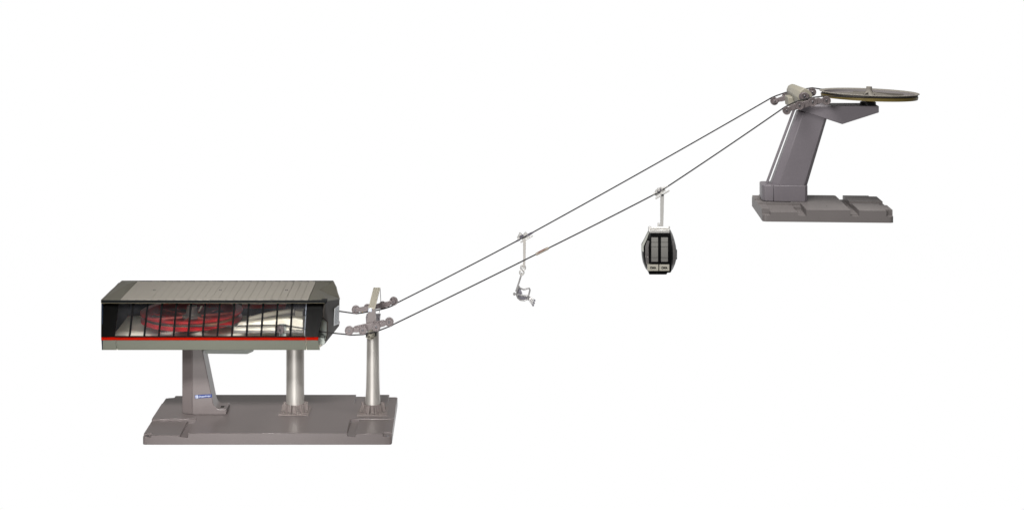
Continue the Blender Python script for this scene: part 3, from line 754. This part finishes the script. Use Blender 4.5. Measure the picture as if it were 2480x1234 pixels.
m.build('hanger', M['chrome'], go, 0.6)
q = G(1602.6, 470); bolt_mb((q[0], q[2]), GD-13.6, 3.2).build('pivot_bolt', M['steel'], go)
p0, p1 = G(1634, 603), G(1638.8, 626)
MB().box(p0[0], p1[0], GD-9, GD+9, p1[2], p0[2]).build('door_latch', M['cab'], cab, 0.8)
rd = (tw_(1900.5, 259.4, -118)-gq).normalized(); ru = Vector((-rd.z, 0, rd.x)).normalized()
rd2 = Vector((1, 0, 0.60)).normalized(); ru2 = Vector((-rd2.z, 0, rd2.x))
def gslab(m, c0, d, u, a0, a1, b0, b1, y0, y1, mi=0):
    pts = [c0+d*a0+u*b0, c0+d*a1+u*b0, c0+d*a1+u*b1, c0+d*a0+u*b1]
    m.slab([(p.x, c0.y+y0, p.z) for p in pts], (0, y1-y0, 0), mi)
m = MB()
gslab(m, gq, rd2, ru2, -8, 8, 1.6, 8, -7, 5); gslab(m, gq, rd2, ru2, -15, 13, -4.4, -1.5, -8, 8)
m.tube([gq+rd2*-19+ru2*-8.4+Vector((0, -6, 0)), gq+rd2*21+ru2*-8.4+Vector((0, -6, 0))], 1.9, 10)
m.tube([gq-rd2*26+ru2*0.2, gq-rd2*12+ru2*3.6], [0.5, 2.2], 8); m.tube([gq+rd2*9+ru2*3.6, gq+rd2*30+ru2*0.6], [2.2, 0.5], 8)
for a in (-9, -1, 7):
    p = gq+rd2*a+ru2*(6.5 if a == -1 else 4.5); m.lathe([(0.01, -9), (3.4 if a == -1 else 2.4, -9), (3.4 if a == -1 else 2.4, 4), (0.01, 4)], (p.x, p.y, p.z), 'y', 16)
m.box(gq.x+0.6, gq.x+6, GD-9, GD-3, gq.z-9, gq.z+2)
gr_ = m.build('rope_grip', M['chrome'], go, 0.4)
m = MB(); gslab(m, gq, rd2, ru2, -6, 6, 1.8, 7.0, -8.2, -6.8); m.build('grip_jaw', M['sleevegrey'], gr_)

# ================================================================== chair
CD = 301
K = lambda px, y, d=CD: Vector(V.at(px, y, d))
q = K(1266, 740)
ch = thing('chairlift_chair', V, (q.x, CD, q.z), 'small open silver chairlift seat hanging from the upper rear rope', 'chairlift chair')
cd = Vector((1, 0, 0.535)).normalized(); cu_ = Vector((-cd.z, 0, cd.x))
m = MB()
gslab(m, hq, cd, cu_, -17, 4, 2.2, 7.5, -7, 5); gslab(m, hq, cd, cu_, -13, -2, 7.2, 11.5, -5, 4); gslab(m, hq, cd, cu_, 4, 11, 2, 6, -6, 4)
m.tube([hq-cd*15-cu_*6.2+Vector((0, -7, 0)), hq+cd*21-cu_*6.2+Vector((0, -7, 0))], 1.9, 10)
gslab(m, hq, cd, cu_, -8, 14, -5, -1.4, -8, 4)
for a, b in ((-14.5, 6), (-6, 12.5), (7, 6.5)):
    p = hq+cd*a+cu_*b; m.lathe([(0.01, -9), (3.4, -9), (3.4, 4), (0.01, 4)], (p.x, p.y, p.z), 'y', 16)
grip = m.build('rope_grip', M['chrome'], ch, 0.4)
m = MB(); gslab(m, hq, cd, cu_, -11, 0, 3.0, 9.0, -8.0, -6.8); m.build('grip_jaw', M['sleevegrey'], grip)
m = MB(); m.tube([hq-cd*29, hq-cd*14], [1.5, 2.6], 10); m.tube([hq+cd*6, hq+cd*18, hq+cd*29], [2.8, 3.0, 1.5], 10)
m.build('rope_sleeve', M['sleevegrey'], ch)
m = MB()
m.prism([(K(x, y).x, K(x, y).z) for x, y in ((1266.6, 578), (1273.2, 578), (1272.4, 625), (1271.0, 646), (1266.2, 646), (1267, 625))], CD-11, CD-6)
m.build('hanger', M['silver'], ch, 0.5)
m = MB()
for (x, y, r, d) in ((1266.8, 647.5, 6.0, CD-9), (1263.6, 659.5, 5.4, CD-9)):
    p = K(x, y, d); pts = [p+Vector((r*math.cos(t), 0, r*math.sin(t)*1.1)) for t in [2*math.pi*i/20 for i in range(20)]]
    m.tube(pts, 2.0, 8, closed=True)
p = K(1263.5, 663); m.lathe([(0.01, -13), (3.0, -13), (3.0, 2), (0.01, 2)], (p.x, CD, p.z), 'y', 14)
p = K(1266.8, 645.5); m.lathe([(0.01, -13), (2.6, -13), (2.6, 2), (0.01, 2)], (p.x, CD, p.z), 'y', 14)
m.build('pivot', M['chrome'], ch)
MB().tube([K(1262.8, 664), K(1256, 686), K(1249.6, 705)], 2.2, 10).build('hanger_rod', M['chairsilver'], ch)
# seat and back between the two sides
NS, FS = CD-34, CD+34
m = MB().loft([[K(x, y, d) for x, y in ((1255.2, 690.5), (1258, 691.5), (1262.5, 703), (1265.5, 711.5), (1258, 713), (1251.2, 713))] for d in (CD-26, CD+28)])
m.build('backrest', M['seat'], ch, 0.5)
m = MB().loft([[K(x, y, d) for x, y in ((1252, 714), (1262, 714.5), (1275, 718.5), (1277, 726), (1267, 728.5), (1257.5, 725))] for d in (CD-26, CD+28)])
m.build('seat', M['seat'], ch, 0.5)
def side(d):
    m = MB()
    m.tube([K(1256.5, 691, d), K(1250.2, 712, d), K(1254, 721, d), K(1260, 726, d), K(1270, 727, d), K(1277.5, 724, d), K(1280.5, 714, d)], 2.0, 8)
    m.tube([K(1255.5, 694, d), K(1262, 698.5, d), K(1269, 700.5, d), K(1277, 698.5, d), K(1282, 697.5, d), K(1283.5, 702, d), K(1280.5, 714, d), K(1277, 716, d), K(1262, 715, d), K(1253, 711, d)], 2.1, 8)
    return m.build('side_frame', M['chairsilver'], ch)
side(NS); side(FS)
for d, a_, b_, c2 in ((CD-30, (1275, 722), (1282, 726), (1291, 738.5)), (CD, (1276, 719), (1283, 722), (1293, 733)), (CD+28, (1277, 716), (1285, 720.5), (1294.5, 727))):
    fr2 = MB().tube([K(*a_, CD-20), K(*b_, CD-24), K(*c2, CD-26)], 2.1, 8).build('footrest', M['chairsilver'], ch)
    q = K(*c2, CD-26); MB().lathe([(0.01, -3.5), (2.4, -3.5), (2.8, 0), (2.4, 3.5), (0.01, 3.5)], tuple(q), 'y', 12).build('foot_knob', M['seat'], fr2)
m = MB(); m.tube([K(1282, 724, CD-30), K(1282, 724, CD+30)], 1.5, 8); m.tube([K(1256.5, 691.5, NS), K(1256.5, 691.5, FS)], 2.0, 8); m.tube([K(1283, 699, NS), K(1283, 699, FS)], 1.5, 8)
m.build('crossbar', M['chairsilver'], ch)
MB().lathe([(0.01, -4), (3.2, -4), (3.6, 0), (3.2, 4), (0.01, 4)], tuple(K(1245.6, 711.5, CD-20)), 'y', 14).build('knob', M['chairsilver'], ch)
MB().tube([K(1245.6, 711.5, CD-20), K(1252, 710.5, CD-20)], 1.4, 8).build('knob_arm', M['chairsilver'], ch)

# ================================================================== world, light, camera
sc = bpy.context.scene
w = bpy.data.worlds.new('World'); sc.world = w; w.use_nodes = True
nt = w.node_tree; n = nt.nodes; bg = n['Background']
tc = n.new('ShaderNodeTexCoord'); sp = n.new('ShaderNodeSeparateXYZ'); nt.links.new(tc.outputs['Generated'], sp.inputs[0])
def mr(sock, a, b, c0, c1):
    q = n.new('ShaderNodeMapRange'); q.interpolation_type = 'SMOOTHSTEP'
    q.inputs['From Min'].default_value = a; q.inputs['From Max'].default_value = b
    q.inputs['To Min'].default_value = c0; q.inputs['To Max'].default_value = c1
    nt.links.new(sock, q.inputs['Value']); return q.outputs[0]
back = mr(sp.outputs['Y'], 0.45, 0.62, 0, 1)          # the white studio backdrop behind the model
low = mr(sp.outputs['Z'], 0.10, 0.26, 1, 0)
mu = n.new('ShaderNodeMath'); mu.operation = 'MULTIPLY'; nt.links.new(back, mu.inputs[0]); nt.links.new(low, mu.inputs[1])
mx = n.new('ShaderNodeMix'); mx.data_type = 'RGBA'
ROOM = (0.16, 0.157, 0.15, 1)
mx.inputs['A'].default_value = ROOM; mx.inputs['B'].default_value = (1.0, 1.0, 1.0, 1)
nt.links.new(mu.outputs[0], mx.inputs['Factor']); nt.links.new(mx.outputs['Result'], bg.inputs['Color'])
bg.inputs['Strength'].default_value = 1.0

def area(name, loc, tgt, sx, sy, power, col=(1, 1, 1)):
    l = bpy.data.lights.new(name, 'AREA'); l.shape = 'RECTANGLE'; l.size = sx; l.size_y = sy; l.energy = power; l.color = col
    o = bpy.data.objects.new(name, l); C.objects.link(o); o.location = loc
    o.rotation_euler = (Vector(tgt)-Vector(loc)).to_track_quat('-Z', 'Y').to_euler()
    return o
area('key_softbox', (-0.50, -3.1, 1.66), (-0.2, 0.2, 0.45), 1.0, 0.45, 70, (1, 0.98, 0.95))
area('low_softbox', (-0.70, -1.9, -0.05), (-0.45, 0.2, 0.15), 0.55, 0.85, 15, (1, 0.98, 0.96))
wl = area('window_fill', (-0.62, -1.25, 1.30), (-0.62, 0.12, 0.32), 0.7, 0.2, 2.6, (1, 0.98, 0.95)); wl.data.spread = math.radians(36)  # fill lamp added to brighten the station interior through its window
area('top_softbox', (0.72, -0.10, 1.75), (0.98, 0.17, 0.6), 0.6, 0.6, 18, (1, 0.98, 0.94))

cam = bpy.data.cameras.new('camera'); co = bpy.data.objects.new('camera', cam); C.objects.link(co)
co.location = (0, -F*U, ZG*U); co.rotation_euler = (math.pi/2, 0, 0)
cam.sensor_width = 36; cam.lens = F/2480*36
cam.shift_x = (1240-PX)/2480; cam.shift_y = -(617-PY)/2480
cam.clip_start = 0.05; cam.clip_end = 100
sc.camera = co
vs_ = sc.view_settings; vs_.view_transform = 'Standard'; vs_.look = 'None'; vs_.exposure = 0; vs_.gamma = 1; vs_.use_curve_mapping = False
sc.render.film_transparent = False
sc.cycles.use_denoising = True
sc.cycles.transparent_max_bounces = 16
